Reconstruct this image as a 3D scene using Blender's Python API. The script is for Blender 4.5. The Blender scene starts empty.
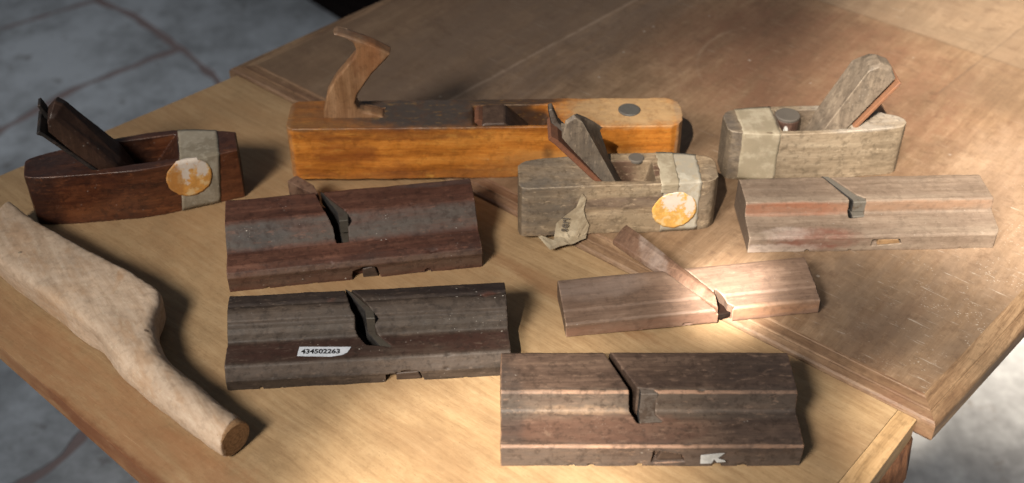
import bpy, bmesh, math, random
from mathutils import Vector, Matrix, noise
random.seed(7)
S = bpy.context.scene
COL = S.collection
R = math.radians

# ------------------------------------------------------------------ objects
def tag(o, label=None, cat=None, group=None, kind=None):
    if label: o['label'] = label
    if cat: o['category'] = cat
    if group: o['group'] = group
    if kind: o['kind'] = kind
    return o

def thing(name, label, cat, loc, rz=0.0, group=None):
    o = bpy.data.objects.new(name, None)
    o.empty_display_size = .02
    COL.objects.link(o)
    o.location = loc
    o.rotation_euler = (0, 0, R(rz))
    return tag(o, label, cat, group)

def link(name, me, mat, parent=None, smooth=False):
    o = bpy.data.objects.new(name, me)
    COL.objects.link(o)
    if mat is not None:
        me.materials.clear(); me.materials.append(mat)
    if smooth:
        me.polygons.foreach_set('use_smooth', [True]*len(me.polygons))
    if parent: o.parent = parent
    return o

def bm_mesh(bm, name):
    bmesh.ops.recalc_face_normals(bm, faces=bm.faces[:])
    me = bpy.data.meshes.new(name)
    bm.to_mesh(me); bm.free()
    return me

def obj(name, bm, mat, parent=None, smooth=False):
    return link(name, bm_mesh(bm, name), mat, parent, smooth)

def extrude_poly(pts, a, b, axis='z', bm=None):
    """closed polygon pts pushed from a to b along an axis. z: pts are (x,y); y: pts are (x,z); x: pts are (y,z)"""
    bm = bm or bmesh.new()
    def P(p, t):
        if axis == 'z': return (p[0], p[1], t)
        if axis == 'y': return (p[0], t, p[1])
        return (t, p[0], p[1])
    A = [bm.verts.new(P(p, a)) for p in pts]
    B = [bm.verts.new(P(p, b)) for p in pts]
    bm.faces.new(A); bm.faces.new(B[::-1])
    n = len(pts)
    for i in range(n):
        bm.faces.new((A[i], A[(i+1) % n], B[(i+1) % n], B[i]))
    return bm

def loft(rings, bm=None, caps=True):
    bm = bm or bmesh.new()
    V = [[bm.verts.new(p) for p in r] for r in rings]
    n = len(V[0])
    for a, b in zip(V, V[1:]):
        for i in range(n):
            bm.faces.new((a[i], a[(i+1) % n], b[(i+1) % n], b[i]))
    if caps:
        bm.faces.new(V[0]); bm.faces.new(V[-1][::-1])
    return bm

def bevel(bm, w, seg=2, angle=25):
    bmesh.ops.recalc_face_normals(bm, faces=bm.faces[:])
    es = [e for e in bm.edges if len(e.link_faces) == 2 and e.calc_face_angle(0) > R(angle)]
    bmesh.ops.bevel(bm, geom=es, offset=w, segments=seg, profile=.6, affect='EDGES', clamp_overlap=True)
    return bm

_n = [0]
def chips(arr, x0, x1, n, seed, lo=1.2, hi=3.2):
    """little bites out of the long arrises (y,z in mm)"""
    rnd = random.Random(seed); bm = bmesh.new(); used = []
    for y, z in arr:
        for _ in range(n):
            x = rnd.uniform(x0, x1)
            if any(abs(x-u[0]) < 9 and abs(y-u[1]) < 9 and abs(z-u[2]) < 9 for u in used): continue
            used.append((x, y, z))
            r = rnd.uniform(lo, hi); k = rnd.uniform(1., 3.)
            d = Vector((0, rnd.uniform(-1, 1), rnd.uniform(.3, 1))).normalized()*r*.62
            m = Matrix.Translation(Vector((x, y, z))/1000+d/1000) @ Matrix.Rotation(rnd.uniform(-.4, .4), 4, 'Z') @ Matrix.Diagonal((r*k/1000, r/1000, r/1000, 1))
            g = bmesh.ops.create_icosphere(bm, subdivisions=1, radius=1, matrix=m)
            for v in g['verts']: v.co += Vector((rnd.uniform(-1, 1), rnd.uniform(-1, 1), rnd.uniform(-1, 1)))*.00025
    return bm

def worn(name, bm, mat, parent, cutters=(), voxel=.00075, smooth=2, amp=.0009, fine=.00035):
    """a solid with cut-outs, its edges rubbed round and its faces no longer quite flat"""
    _n[0] += 1
    off = Vector((3.1*_n[0], 1.7*_n[0], .9*_n[0]))
    o = bpy.data.objects.new('work', bm_mesh(bm, 'work'))
    COL.objects.link(o); o.location = off
    tmp = []
    for c in cutters:
        k = bpy.data.objects.new('work_cut', bm_mesh(c, 'work_cut'))
        COL.objects.link(k); k.location = off; tmp.append(k)
        m = o.modifiers.new('b', 'BOOLEAN'); m.operation = 'DIFFERENCE'; m.solver = 'EXACT'; m.object = k
    m = o.modifiers.new('r', 'REMESH'); m.mode = 'VOXEL'; m.voxel_size = voxel
    m = o.modifiers.new('s', 'SMOOTH'); m.factor = .5; m.iterations = smooth
    for sc, st in ((.035, amp), (.006, fine)):
        t = bpy.data.textures.new('dent', 'CLOUDS'); t.noise_scale = sc; t.noise_depth = 2
        m = o.modifiers.new('d', 'DISPLACE'); m.texture = t; m.texture_coords = 'GLOBAL'
        m.strength = st; m.mid_level = .5; m.direction = 'NORMAL'
    dg = bpy.context.evaluated_depsgraph_get()
    me = bpy.data.meshes.new_from_object(o.evaluated_get(dg))
    for k in tmp + [o]:
        d = k.data; bpy.data.objects.remove(k); bpy.data.meshes.remove(d)
    me.name = name
    return link(name, me, mat, parent, True)

# ------------------------------------------------------------------ materials
class NT:
    def __init__(self, name):
        self.m = bpy.data.materials.new(name); self.m.use_nodes = True
        self.t = self.m.node_tree; self.t.nodes.clear()
        self.out = self.new('ShaderNodeOutputMaterial')
        self.b = self.new('ShaderNodeBsdfPrincipled')
        self.t.links.new(self.b.outputs[0], self.out.inputs['Surface'])
        self.co = self.new('ShaderNodeTexCoord').outputs['Object']
    def new(self, k, **kw):
        n = self.t.nodes.new(k)
        for a, v in kw.items(): setattr(n, a, v)
        return n
    def put(self, sock, v):
        if isinstance(v, bpy.types.NodeSocket): self.t.links.new(v, sock)
        elif v is not None:
            if isinstance(v, (tuple, list)) and len(v) == 3 and sock.type == 'RGBA': v = (*v, 1)
            sock.default_value = v
    def math(self, op, a, b=None, c=None, clamp=False):
        n = self.new('ShaderNodeMath', operation=op, use_clamp=clamp)
        self.put(n.inputs[0], a)
        if b is not None: self.put(n.inputs[1], b)
        if c is not None: self.put(n.inputs[2], c)
        return n.outputs[0]
    def mapping(self, v, loc=(0, 0, 0), rot=(0, 0, 0), sc=(1, 1, 1)):
        n = self.new('ShaderNodeMapping')
        self.put(n.inputs[0], v); n.inputs[1].default_value = loc; n.inputs[2].default_value = rot; n.inputs[3].default_value = sc
        return n.outputs[0]
    def noise(self, v, scale=1., detail=4., rough=.55, dist=0.):
        n = self.new('ShaderNodeTexNoise')
        self.put(n.inputs['Vector'], v); n.inputs['Scale'].default_value = scale
        n.inputs['Detail'].default_value = detail; n.inputs['Roughness'].default_value = rough
        n.inputs['Distortion'].default_value = dist
        return n.outputs['Fac']
    def vor(self, v, scale=1., rnd=1.):
        n = self.new('ShaderNodeTexVoronoi'); self.put(n.inputs['Vector'], v)
        n.inputs['Scale'].default_value = scale; n.inputs['Randomness'].default_value = rnd
        return n.outputs['Distance']
    def step(self, v, a, b, lo=0., hi=1.):
        n = self.new('ShaderNodeMapRange', interpolation_type='SMOOTHSTEP')
        self.put(n.inputs[0], v); n.inputs[1].default_value = a; n.inputs[2].default_value = b
        n.inputs[3].default_value = lo; n.inputs[4].default_value = hi
        return n.outputs[0]
    def mix(self, f, a, b, mode='MIX'):
        n = self.new('ShaderNodeMix', data_type='RGBA', blend_type=mode)
        self.put(n.inputs[0], f); self.put(n.inputs[6], a); self.put(n.inputs[7], b)
        return n.outputs[2]
    def ramp(self, f, stops):
        n = self.new('ShaderNodeValToRGB'); self.put(n.inputs[0], f)
        e = n.color_ramp.elements
        while len(e) < len(stops): e.new(.5)
        for k, (p, c) in zip(e, stops): k.position = p; k.color = (*c, 1)
        return n.outputs[0]
    def bump(self, h, strength=.3, dist=.001, normal=None):
        n = self.new('ShaderNodeBump'); n.inputs['Strength'].default_value = strength
        n.inputs['Distance'].default_value = dist; self.put(n.inputs['Height'], h)
        if normal is not None: self.put(n.inputs['Normal'], normal)
        return n.outputs[0]
    def fin(self, col, rough, normal=None, metal=0., spec=.5):
        self.put(self.b.inputs['Base Color'], col); self.put(self.b.inputs['Roughness'], rough)
        if normal is not None: self.put(self.b.inputs['Normal'], normal)
        self.put(self.b.inputs['Metallic'], metal); self.put(self.b.inputs['Specular IOR Level'], spec)
        return self.m

def patch_mask(t, c, r, ragged, seed, soft=.35, ns=70):
    """an ellipsoidal area with a ragged outline"""
    v = t.mapping(t.co, loc=tuple(-c[i]/r[i] for i in range(3)), sc=tuple(1/x for x in r))
    n = t.new('ShaderNodeVectorMath', operation='LENGTH'); t.put(n.inputs[0], v)
    w = t.noise(t.mapping(t.co, loc=(seed, seed*.7, seed*.3)), ns, 6, .7)
    d = t.math('ADD', n.outputs['Value'], t.math('MULTIPLY', t.math('SUBTRACT', w, .5), ragged))
    return t.step(d, 1-soft, 1+soft*.5, 1., 0.)

def wood(name, dark, mid, light, axis=0, seed=0., fib=1., contrast=1., tone=.5, rough=.55, spec=.4, stain=None, wear=None,
         grime=None, specks=0., patches=(), bump=.35, rot=0., pores=.5, endgrain=0., mottle=.5, nowear=None):
    """axis: the direction of the grain. patches: (centre, radii, colour, strength, raggedness)"""
    t = NT(name)
    base = t.mapping(t.co, loc=(seed*1.3, seed*.71, seed*.37), rot=(0, 0, rot)) if (rot or seed) else t.co
    wob = t.new('ShaderNodeTexNoise'); t.put(wob.inputs['Vector'], base); wob.inputs['Scale'].default_value = 9.; wob.inputs['Detail'].default_value = 2.
    vm = t.new('ShaderNodeVectorMath', operation='MULTIPLY_ADD')
    t.put(vm.inputs[0], wob.outputs['Color']); vm.inputs[1].default_value = (.012,)*3; t.put(vm.inputs[2], base)
    g = vm.outputs[0]
    def sc(a, c):
        s = [c, c, c]; s[axis] = a; return tuple(s)
    f1 = t.noise(t.mapping(g, sc=sc(7*fib, 130*fib)), 1., 6, .62)
    f2 = t.noise(t.mapping(g, sc=sc(38*fib, 900*fib)), 1., 4, .7)
    fig = t.noise(t.mapping(g, sc=sc(3*fib, 34*fib)), 1., 3, .5, .6)
    f = t.math('ADD', t.math('MULTIPLY', f1, .5), t.math('ADD', t.math('MULTIPLY', f2, .25), t.math('MULTIPLY', fig, .25)))
    w = .125/contrast
    col = t.ramp(f, [(.5-w, dark), (.5, mid), (.5+w, light)])
    # broad differences of tone
    tn = t.noise(base, 16., 5, .6)
    col = t.mix(t.math('MULTIPLY', t.step(tn, .35, .68), tone), col, tuple(c*.38 for c in mid))
    tn2 = t.noise(t.mapping(base, loc=(5, 3, 1)), 45., 5, .65)
    col = t.mix(t.math('MULTIPLY', t.step(tn2, .5, .72), tone*.6), col, light)
    # open pores
    if pores:
        p = t.noise(t.mapping(g, sc=sc(95*fib, 2300*fib)), 1., 2, .5)
        pm = t.step(p, .60, .72)
        col = t.mix(t.math('MULTIPLY', pm, pores), col, tuple(c*.45 for c in dark))
    if stain:
        sm = t.step(t.noise(t.mapping(base, loc=(9, 2, 4), sc=sc(.6, 1.4)), stain[2], 6, .68), .5, .66)
        col = t.mix(t.math('MULTIPLY', sm, stain[1]), col, stain[0])
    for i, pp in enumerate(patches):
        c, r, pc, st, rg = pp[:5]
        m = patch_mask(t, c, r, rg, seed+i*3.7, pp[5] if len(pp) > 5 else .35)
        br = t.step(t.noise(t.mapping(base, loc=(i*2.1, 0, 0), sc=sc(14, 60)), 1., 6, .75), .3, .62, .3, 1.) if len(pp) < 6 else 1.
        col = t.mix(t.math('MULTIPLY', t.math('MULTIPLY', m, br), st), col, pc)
    geo = t.new('ShaderNodeNewGeometry')
    pt = geo.outputs['Pointiness']
    nx = t.new('ShaderNodeVectorTransform', vector_type='NORMAL', convert_from='WORLD', convert_to='OBJECT')
    t.put(nx.inputs[0], geo.outputs['Normal'])
    sx = t.new('ShaderNodeSeparateXYZ'); t.put(sx.inputs[0], nx.outputs[0])
    if endgrain:
        em = t.step(t.math('ABSOLUTE', sx.outputs[axis]), .45, .75)
        eg_ = t.noise(t.mapping(base, sc=sc(60, 900)), 1., 4, .7)
        col = t.mix(t.math('MULTIPLY', em, endgrain), col, t.mix(eg_, tuple(c*.35 for c in dark), tuple(c*.6 for c in mid)))
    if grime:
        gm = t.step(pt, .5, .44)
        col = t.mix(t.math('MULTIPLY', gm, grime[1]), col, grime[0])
    if wear:
        wn = t.noise(base, 55., 6, .7)
        wm = t.step(t.math('ADD', pt, t.math('MULTIPLY', t.math('SUBTRACT', wn, .5), .12)), .520, .575)
        if nowear:
            wm = t.math('MULTIPLY', wm, t.math('SUBTRACT', 1., patch_mask(t, nowear[0], nowear[1], .1, 1., .1)))
        col = t.mix(t.math('MULTIPLY', wm, wear[1]), col, wear[0])
    h = t.math('ADD', t.math('MULTIPLY', f1, .6), t.math('MULTIPLY', f2, .5))
    ro = t.math('ADD', rough-.1, t.math('MULTIPLY', tn2, .25))
    if specks:
        wsp = t.math('MULTIPLY', t.math('SUBTRACT', t.noise(base, 900., 2, .6), .5), .25)
        sv = t.math('ADD', t.vor(t.mapping(base, sc=(1, 1.5, 1)), 330., 1.), wsp)
        sk = t.math('MULTIPLY', t.step(sv, .16, .10), t.step(t.noise(base, 33., 4, .7), .55, .66))
        sv2 = t.math('ADD', t.vor(t.mapping(base, loc=(2, 7, 3), sc=(1, 1.8, 1.3)), 120., 1.), wsp)
        sk2 = t.math('MULTIPLY', t.step(sv2, .10, .06), t.step(t.noise(base, 21., 3, .6), .54, .62))
        sk = t.math('MAXIMUM', t.math('MULTIPLY', sk, .7), sk2)
        col = t.mix(t.math('MULTIPLY', sk, specks), col, (.42, .39, .35))
    # hairline scratches across the grain
    sr = t.noise(t.mapping(base, rot=(0, 0, R(62)), sc=(22, 700, 60)), 1., 3, .6)
    col = t.mix(t.math('MULTIPLY', t.step(sr, .67, .74), .35), col, tuple(min(.6, c*1.35) for c in light))
    mo = t.noise(t.mapping(base, loc=(1, 8, 2)), 150., 6, .72)
    col = t.mix(t.math('MULTIPLY', t.step(mo, .50, .62), .5*mottle), col, tuple(c*.45 for c in dark))
    mo2 = t.noise(t.mapping(base, loc=(4, 1, 6), sc=sc(.35, 1.)), 230., 6, .75)
    col = t.mix(t.math('MULTIPLY', t.step(mo2, .56, .66), .45*mottle), col, tuple(min(.6, c*1.25) for c in light))
    nb = t.bump(h, bump, .0008)
    return t.fin(col, ro, nb, 0., spec)

def metal(name, c1, c2, rust, amount, rough=.45, seed=0., met=.6, sides=False, spec=.5):
    t = NT(name)
    v = t.mapping(t.co, loc=(seed, seed*.3, 0))
    n1 = t.noise(v, 60., 6, .65); n2 = t.noise(v, 260., 5, .6)
    col = t.mix(n2, c1, c2)
    rm = t.step(t.math('ADD', n1, t.math('MULTIPLY', n2, .25)), .75-amount*.5, .9-amount*.5)
    col = t.mix(rm, col, t.mix(n2, rust, tuple(x*.35 for x in rust)))
    geo = t.new('ShaderNodeNewGeometry')
    nx = t.new('ShaderNodeVectorTransform', vector_type='NORMAL', convert_from='WORLD', convert_to='OBJECT')
    t.put(nx.inputs[0], geo.outputs['Normal'])
    sx = t.new('ShaderNodeSeparateXYZ'); t.put(sx.inputs[0], nx.outputs[0])
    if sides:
        col = t.mix(t.step(t.math('MULTIPLY', sx.outputs[0], -1.), .35, .6), col, (.012, .010, .009))  # left-facing sides painted near black, standing in for shade in the slot gap
    mt = t.math('MULTIPLY', t.math('SUBTRACT', 1., rm), met)
    return t.fin(col, t.math('ADD', rough, t.math('MULTIPLY', rm, .35)), t.bump(n2, .4, .0006), mt, spec)

def paper(name, c1, c2, seed=0., rough=.75, scale=60., mark=None, th=(.45, .6), wr=.3):
    t = NT(name)
    v = t.mapping(t.co, loc=(seed, seed*.5, 0))
    n = t.noise(v, scale, 6, .65)
    col = t.mix(t.step(n, th[0], th[1]), c1, c2)
    if mark:
        col = t.mix(t.math('MULTIPLY', t.step(t.noise(v, 140., 5, .7), .5, .62), .6), col, mark)
    return t.fin(col, rough, t.bump(t.noise(v, 150., 5, .65), wr, .001), 0., .35)

def plain(name, c, rough=.8):
    t = NT(name)
    n = t.noise(t.co, 120., 4, .6)
    return t.fin(t.mix(n, tuple(x*.8 for x in c), tuple(min(1, x*1.15) for x in c)), rough)

# ------------------------------------------------------------------ camera
cam = bpy.data.cameras.new('Camera'); co = bpy.data.objects.new('Camera', cam); COL.objects.link(co)
TH = R(39); D = 1.128
co.location = (0, -D*math.cos(TH), D*math.sin(TH))
co.rotation_euler = (math.pi/2-TH, 0, 0)
cam.sensor_width = 36; cam.lens = 36*1200/1024
cam.clip_start = .02; cam.clip_end = 60
cam.dof.use_dof = True; cam.dof.focus_distance = 1.03; cam.dof.aperture_fstop = 4.8
S.camera = co
S.view_settings.view_transform = 'Standard'; S.view_settings.look = 'None'
S.view_settings.exposure = 0; S.view_settings.gamma = 1

# ------------------------------------------------------------------ light
W = bpy.data.worlds.new('World'); S.world = W; W.use_nodes = True
bg = W.node_tree.nodes['Background']
bg.inputs[0].default_value = (.80, .88, 1., 1); bg.inputs[1].default_value = AMB = .095

def spot(name, target, direction, dist, power, size, blend, radius, color, sx=1., sy=1.):
    d = Vector(direction).normalized()
    L = bpy.data.lights.new(name, 'SPOT'); o = bpy.data.objects.new(name, L); COL.objects.link(o)
    o.location = Vector(target)+d*dist
    o.rotation_euler = d.to_track_quat('Z', 'Y').to_euler()
    o.scale = (sx, sy, 1)
    L.energy = power; L.spot_size = 2*math.atan(size/dist); L.spot_blend = blend
    L.shadow_soft_size = radius; L.color = color
    return o
SUN = (-.42, -1.0, 1.05)
WIN = (-.74, -.95, 1.0)
spot('window_light', (.10, -.12, 0), WIN, 3.0, 550, .95, 1., .38, (1., .92, .82))
WARM = (1., .90, .76)
spot('sunbeam', (.69, .22, 0), SUN, 5., 4900, .42, .9, .02, WARM)
spot('sunbeam', (.22, .10, .03), SUN, 5., 1500, .20, 1., .03, WARM)
spot('sunbeam', (.188, -.090, .02), SUN, 5., 6000, .052, 1., .02, (1., .92, .82))
spot('sunbeam', (.186, -.093, .02), SUN, 5., 6500, .027, 1., .02, (1., .95, .88))
spot('sunbeam', (-.025, -.335, 0), SUN, 5., 3700, .175, .85, .02, WARM)
spot('sunbeam', (.325, -.235, 0), SUN, 5., 2600, .075, .8, .02, WARM)
spot('sunbeam', (1.05, .30, -.75), (-.2, -1., 1.3), 6., 130, 1.0, 1., .5, (1., .96, .9))
spot('floor_fill', (.95, .45, -.75), (.9, -.2, 1.1), 4., 290, 1.05, 1., .4, (1., .98, .95))  # added fill lamp from the right, brightens the floor beside the table
spot('floor_fill', (-.95, 1.05, -.75), (-.9, -.25, 1.1), 4., 180, 1.4, .9, .4, (.86, .93, 1.))  # added cool fill spot, lifts the floor on the far left

# ------------------------------------------------------------------ floor
def floor_mat():
    t = NT('floor_stone')
    n = t.noise(t.co, 2.2, 8, .62); n2 = t.noise(t.co, 14., 7, .65)
    n3 = t.noise(t.co, 45., 7, .7)
    col = t.ramp(t.math('ADD', t.math('MULTIPLY', n, .5), t.math('ADD', t.math('MULTIPLY', n2, .3), t.math('MULTIPLY', n3, .2))), [(.40, (.21, .205, .203)), (.5, (.355, .35, .345)), (.60, (.55, .55, .55))])
    col = t.mix(t.math('MULTIPLY', t.step(t.noise(t.mapping(t.co, loc=(4, 1, 0)), 18., 5, .6), .60, .70), .6), col, (.12, .085, .06))
    return t.fin(col, .8, t.bump(n2, .4, .004), 0., .3)
FZ = -.75
bm = bmesh.new()
bm.faces.new([bm.verts.new(p) for p in ((-9, -6, FZ-.0015), (9, -6, FZ-.0015), (9, 12, FZ-.0015), (-9, 12, FZ-.0015))])
tag(obj('floor_joints', bm, plain('joint_mortar', (.30, .215, .195), .9)), kind='structure')
def slabs():
    bm = bmesh.new()
    rs = random.Random(4)
    def slab(pts):
        q = []
        for a, b in zip(pts, pts[1:]+pts[:1]):
            a = Vector(a); b = Vector(b); n = max(1, int((b-a).length/.035)); d = (b-a).normalized()
            for k in range(n):
                p = a.lerp(b, k/n); j = rs.uniform(-.006, .005)
                q.append((p.x-d.y*j, p.y+d.x*j))
        extrude_poly(q, FZ-.03, FZ, 'z', bm)
    # irregular flags: the joints between them are the red-brown lines beyond the table
    slab([(-3.2, 1.605), (-1.272, 1.767), (-1.075, 1.918), (-.9, 2.6), (-2.6, 2.9)])
    slab([(-3.2, .9), (-1.5, .75), (-1.01, 1.49), (-.925, 1.565), (-.812, 1.668), (-.970, 1.838), (-1.072, 1.906), (-1.268, 1.757), (-3.2, 1.595)])
    slab([(-1.485, .75), (-.605, .75), (-.605, 1.40), (-.718, 1.555), (-.80, 1.660), (-.915, 1.557), (-1.0, 1.48)])
    slab([(-.593, .75), (2.4, 1.0), (2.2, 2.9), (-.86, 2.6), (-1.058, 1.920), (-.962, 1.850), (-.79, 1.672), (-.704, 1.562), (-.593, 1.405)])
    slab([(-3.2, .09), (-.99, .09), (-.71, .39), (-.605, .735), (-3.2, .735)])
    slab([(-3.2, -1.5), (-.4, -1.5), (-.31, .60), (-.595, .735), (-.70, .385), (-.98, .08), (-3.2, .08)])
    slab([(-.39, -1.5), (3.4, -1.5), (3.4, .985), (-.59, .738), (-.30, .605)])
    slab([(2.41, 1.0), (5, 1.0), (5, 4), (2.22, 4)])
    bevel(bm, .004, 1)
    return bm
tag(obj('floor', slabs(), floor_mat()), kind='structure')

# dark chest beyond the table
ch = thing('wooden_chest', 'very dark brown wooden chest standing on the stone floor behind the table', 'chest', (-.08, 2.02, FZ), -48.4)
DKW = wood('dark_chest_wood', (.006, .004, .004), (.012, .008, .007), (.02, .013, .011), fib=.4, tone=.3, rough=.95, spec=.05)
bm = extrude_poly([(-.55, -.405), (.55, -.405), (.55, .16), (-.55, .16)], .0, .42); bevel(bm, .006)
obj('chest_box', bm, DKW, ch)
bm = extrude_poly([(-.57, -.41), (.57, -.41), (.57, .175), (-.57, .175)], .422, .46); bevel(bm, .008)
obj('lid', bm, DKW, ch)

# ------------------------------------------------------------------ table
TA = -39.6
J = Vector((.3219, -.2242, 0))
tb = thing('draw_leaf_table', 'worn brown wooden table with a lighter pulled-out leaf, carrying all the old planes', 'table', (J.x, J.y, 0), TA)
_rot = Matrix.Rotation(R(-TA), 3, 'Z')
def TL(x, y):
    p = _rot @ (Vector((x, y, 0))-J)
    return (p.x, p.y)
vdir = Vector(TL(J.x+math.cos(R(46.3)), J.y+math.sin(R(46.3)))).to_2d() if False else Vector(TL(J.x+math.cos(R(46.3)), J.y+math.sin(R(46.3))))
def UV(a, b):  # a along the join, b along the table's far sides
    return (a+vdir.x*b, vdir.y*b)

leafwood = wood('leaf_wood', (.205, .122, .06), (.345, .23, .122), (.45, .325, .188), mottle=.2, axis=0, seed=2.3, fib=1.6, contrast=.55, tone=.3, rough=.5, spec=.35,
    stain=((.17, .09, .045), .35, 8.), pores=.55, bump=.25,
    patches=[((-.62, -.12, 0), (.28, .14, .1), (.30, .17, .08), .45, .9), ((-.50, -.42, 0), (.5, .05, .1), (.26, .12, .055), .6, .9), ((-.30, -.06, 0), (.10, .012, .1), (.20, .09, .04), .5, .9), ((-.52, -.427, -.012), (.35, .010, .02), (.15, .055, .025), .85, .6)])
stripwood = wood('leaf_strip_wood', (.23, .14, .065), (.39, .25, .125), (.49, .33, .18), axis=1, seed=5.1, tone=.3, rough=.5, spec=.35, pores=.4, bump=.25)
topwood = None
def top_mat():
    t = NT('top_wood')
    vd = vdir
    m = wood('tabletop_wood', (.125, .074, .042), (.205, .130, .077), (.30, .205, .13), mottle=.35, axis=1, seed=7.7, fib=.9, contrast=.72, tone=.5, rough=.48, spec=.35,
        stain=((.11, .06, .037), .5, 5.), pores=.35, bump=.2,
        patches=[((-.33, .42, 0), (.20, .16, .1), (.16, .082, .05), .7, .7), ((-.62, .32, 0), (.12, .5, .1), (.14, .10, .075), .7, .5),
                 ((-.06, .14, 0), (.10, .12, .1), (.16, .115, .082), .6, .6), ((.0, .34, 0), (.14, .18, .1), (.33, .23, .16), .5, .8)])
    bpy.data.materials.remove(t.m)
    # white scuffs, flecks of old paint and the seams of the veneer are added on top of the grain
    nt = m.node_tree; b = next(n for n in nt.nodes if n.type == 'BSDF_PRINCIPLED')
    t = NT.__new__(NT); t.m = m; t.t = nt; t.b = b
    t.co = next(n for n in nt.nodes if n.type == 'TEX_COORD').outputs['Object']
    col = b.inputs['Base Color'].links[0].from_socket
    sep = t.new('ShaderNodeSeparateXYZ'); t.put(sep.inputs[0], t.co)
    x, y = sep.outputs[0], sep.outputs[1]
    sk = t.math('SUBTRACT', x, t.math('MULTIPLY', y, vd.x/vd.y))      # constant along the table's side direction
    wv = t.math('MULTIPLY', t.math('SUBTRACT', t.noise(t.co, 30., 3, .6), .5), .004)
    skw = t.math('ADD', sk, wv)
    def seam(s, c, w, colr, st):
        nonlocal col
        d = t.math('ABSOLUTE', t.math('SUBTRACT', s, c))
        k = t.math('MULTIPLY', t.step(d, w, w*.35), t.step(t.noise(t.co, 60., 4, .7), .3, .6, .3, 1.))
        col = t.mix(t.math('MULTIPLY', k, st), col, colr)
    # a darker panel towards the back left corner, its seam pale with old filler
    side = t.step(skw, -.6005, -.6035)
    col = t.mix(t.math('MULTIPLY', side, .45), col, (.115, .078, .053))
    seam(skw, -.602, .0032, (.34, .255, .19), .38)
    yw = t.math('ADD', y, wv)
    far = t.step(yw, .569, .5715)
    col = t.mix(t.math('MULTIPLY', far, .45), col, t.mix(t.noise(t.mapping(t.co, sc=(14, 160, 1)), 1., 5, .65), (.15, .105, .07), (.30, .225, .155)))
    right = t.math('MULTIPLY', t.step(skw, -.2245, -.222), t.step(y, .45, .47))
    col = t.mix(t.math('MULTIPLY', right, .3), col, (.13, .085, .055))
    seam(yw, .570, .0018, (.09, .06, .04), .55)
    seam(t.math('ADD', skw, t.math('MULTIPLY', t.step(y, .46, .44), 5.)), -.223, .0018, (.09, .06, .042), .5)
    # old knocks and rubbed places
    kn = t.noise(t.mapping(t.co, sc=(1, 1.6, 1)), 38., 7, .74)
    col = t.mix(t.math('MULTIPLY', t.step(kn, .54, .66), .4), col, (.085, .05, .032))
    kn2 = t.noise(t.mapping(t.co, loc=(3, 3, 0), rot=(0, 0, R(40)), sc=(1, 2.6, 1)), 30., 7, .76)
    col = t.mix(t.math('MULTIPLY', t.step(kn2, .56, .70), .22), col, (.31, .225, .155))
    # pale ring scratch
    vv = t.mapping(t.co, loc=(.34, -.40, 0))
    ln = t.new('ShaderNodeVectorMath', operation='LENGTH'); t.put(ln.inputs[0], vv)
    d = t.math('ABSOLUTE', t.math('SUBTRACT', t.math('ADD', ln.outputs['Value'], wv), .105))
    k = t.math('MULTIPLY', t.step(d, .003, .001), t.step(t.noise(t.co, 9., 2, .5), .45, .6))
    col = t.mix(t.math('MULTIPLY', k, .15), col, (.36, .28, .2))
    # scuffs near the right corner: short pale strokes
    v = t.mapping(t.co, rot=(0, 0, R(-50)), sc=(28, 260, 1))
    s1 = t.step(t.noise(v, 1., 5, .72, .4), .60, .70)
    area = patch_mask(t, (-.02, .15, 0), (.12, .19, 1), 1.2, 3.)
    k1 = t.math('MULTIPLY', s1, area)
    fl = t.math('MULTIPLY', t.step(t.math('ADD', t.vor(t.mapping(t.co, rot=(0, 0, .6), sc=(1, 1.7, 1)), 300.), t.math('MULTIPLY', t.math('SUBTRACT', t.noise(t.co, 700., 2), .5), .5)), .30, .12), t.step(t.noise(t.co, 48., 4, .7), .52, .60))
    area2 = patch_mask(t, (-.01, .22, 0), (.09, .26, 1), 1.2, 8., .6)
    k2 = t.math('MULTIPLY', fl, area2)
    fl2 = t.math('MULTIPLY', t.step(t.vor(t.mapping(t.co, loc=(3, 1, 0)), 46.), .10, .05), t.step(t.noise(t.co, 17., 3, .6), .56, .6))
    sc2 = t.math('MULTIPLY', t.step(t.noise(t.mapping(t.co, rot=(0, 0, R(17)), sc=(16, 420, 1)), 1., 4, .6), .66, .72), .5)
    k = t.math('MAXIMUM', t.math('MAXIMUM', k1, k2), t.math('MAXIMUM', fl2, sc2))
    col = t.mix(t.math('MULTIPLY', k, .62), col, (.42, .37, .31))
    t.put(b.inputs['Base Color'], col)
    return m
topwood = top_mat()
edgewood = wood('top_edge_wood', (.095, .05, .028), (.185, .11, .062), (.29, .19, .115), axis=0, seed=11., fib=1.2, tone=.35, rough=.45, spec=.5, pores=.5,
    stain=((.12, .05, .03), .4, 14.))
edgewood_side = wood('top_side_wood', (.085, .046, .025), (.175, .105, .058), (.29, .19, .11), axis=1, seed=13., fib=1.2, contrast=1.3, tone=.35, rough=.45, spec=.5, pores=.5)

# main top: a flat field with a moulded, mitred edge round it
KU, WID, LEN = .0150, 1.02, .838          # corner past the leaf, depth, length of the join side
def ring(inset, z):
    a0, a1 = -LEN+inset, KU-inset
    return [(*UV(a0, .001+inset), z), (*UV(a1, .001+inset), z), (*UV(a1, WID-inset), z), (*UV(a0, WID-inset), z)]
PROF = [(.0225, .0062), (.0208, .0059), (.0200, .0054), (.0110, .0044), (.0104, .0030), (.0094, .0030), (.0088, .0038), (.0030, .0024), (.0010, .0010), (.0002, -.001), (0., -.004), (0., -.015), (.002, -.018)]
bm = bmesh.new()
top = ring(.0225, .0062)
bot = ring(.0225, -.018)
loft([top, bot], bm)
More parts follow.
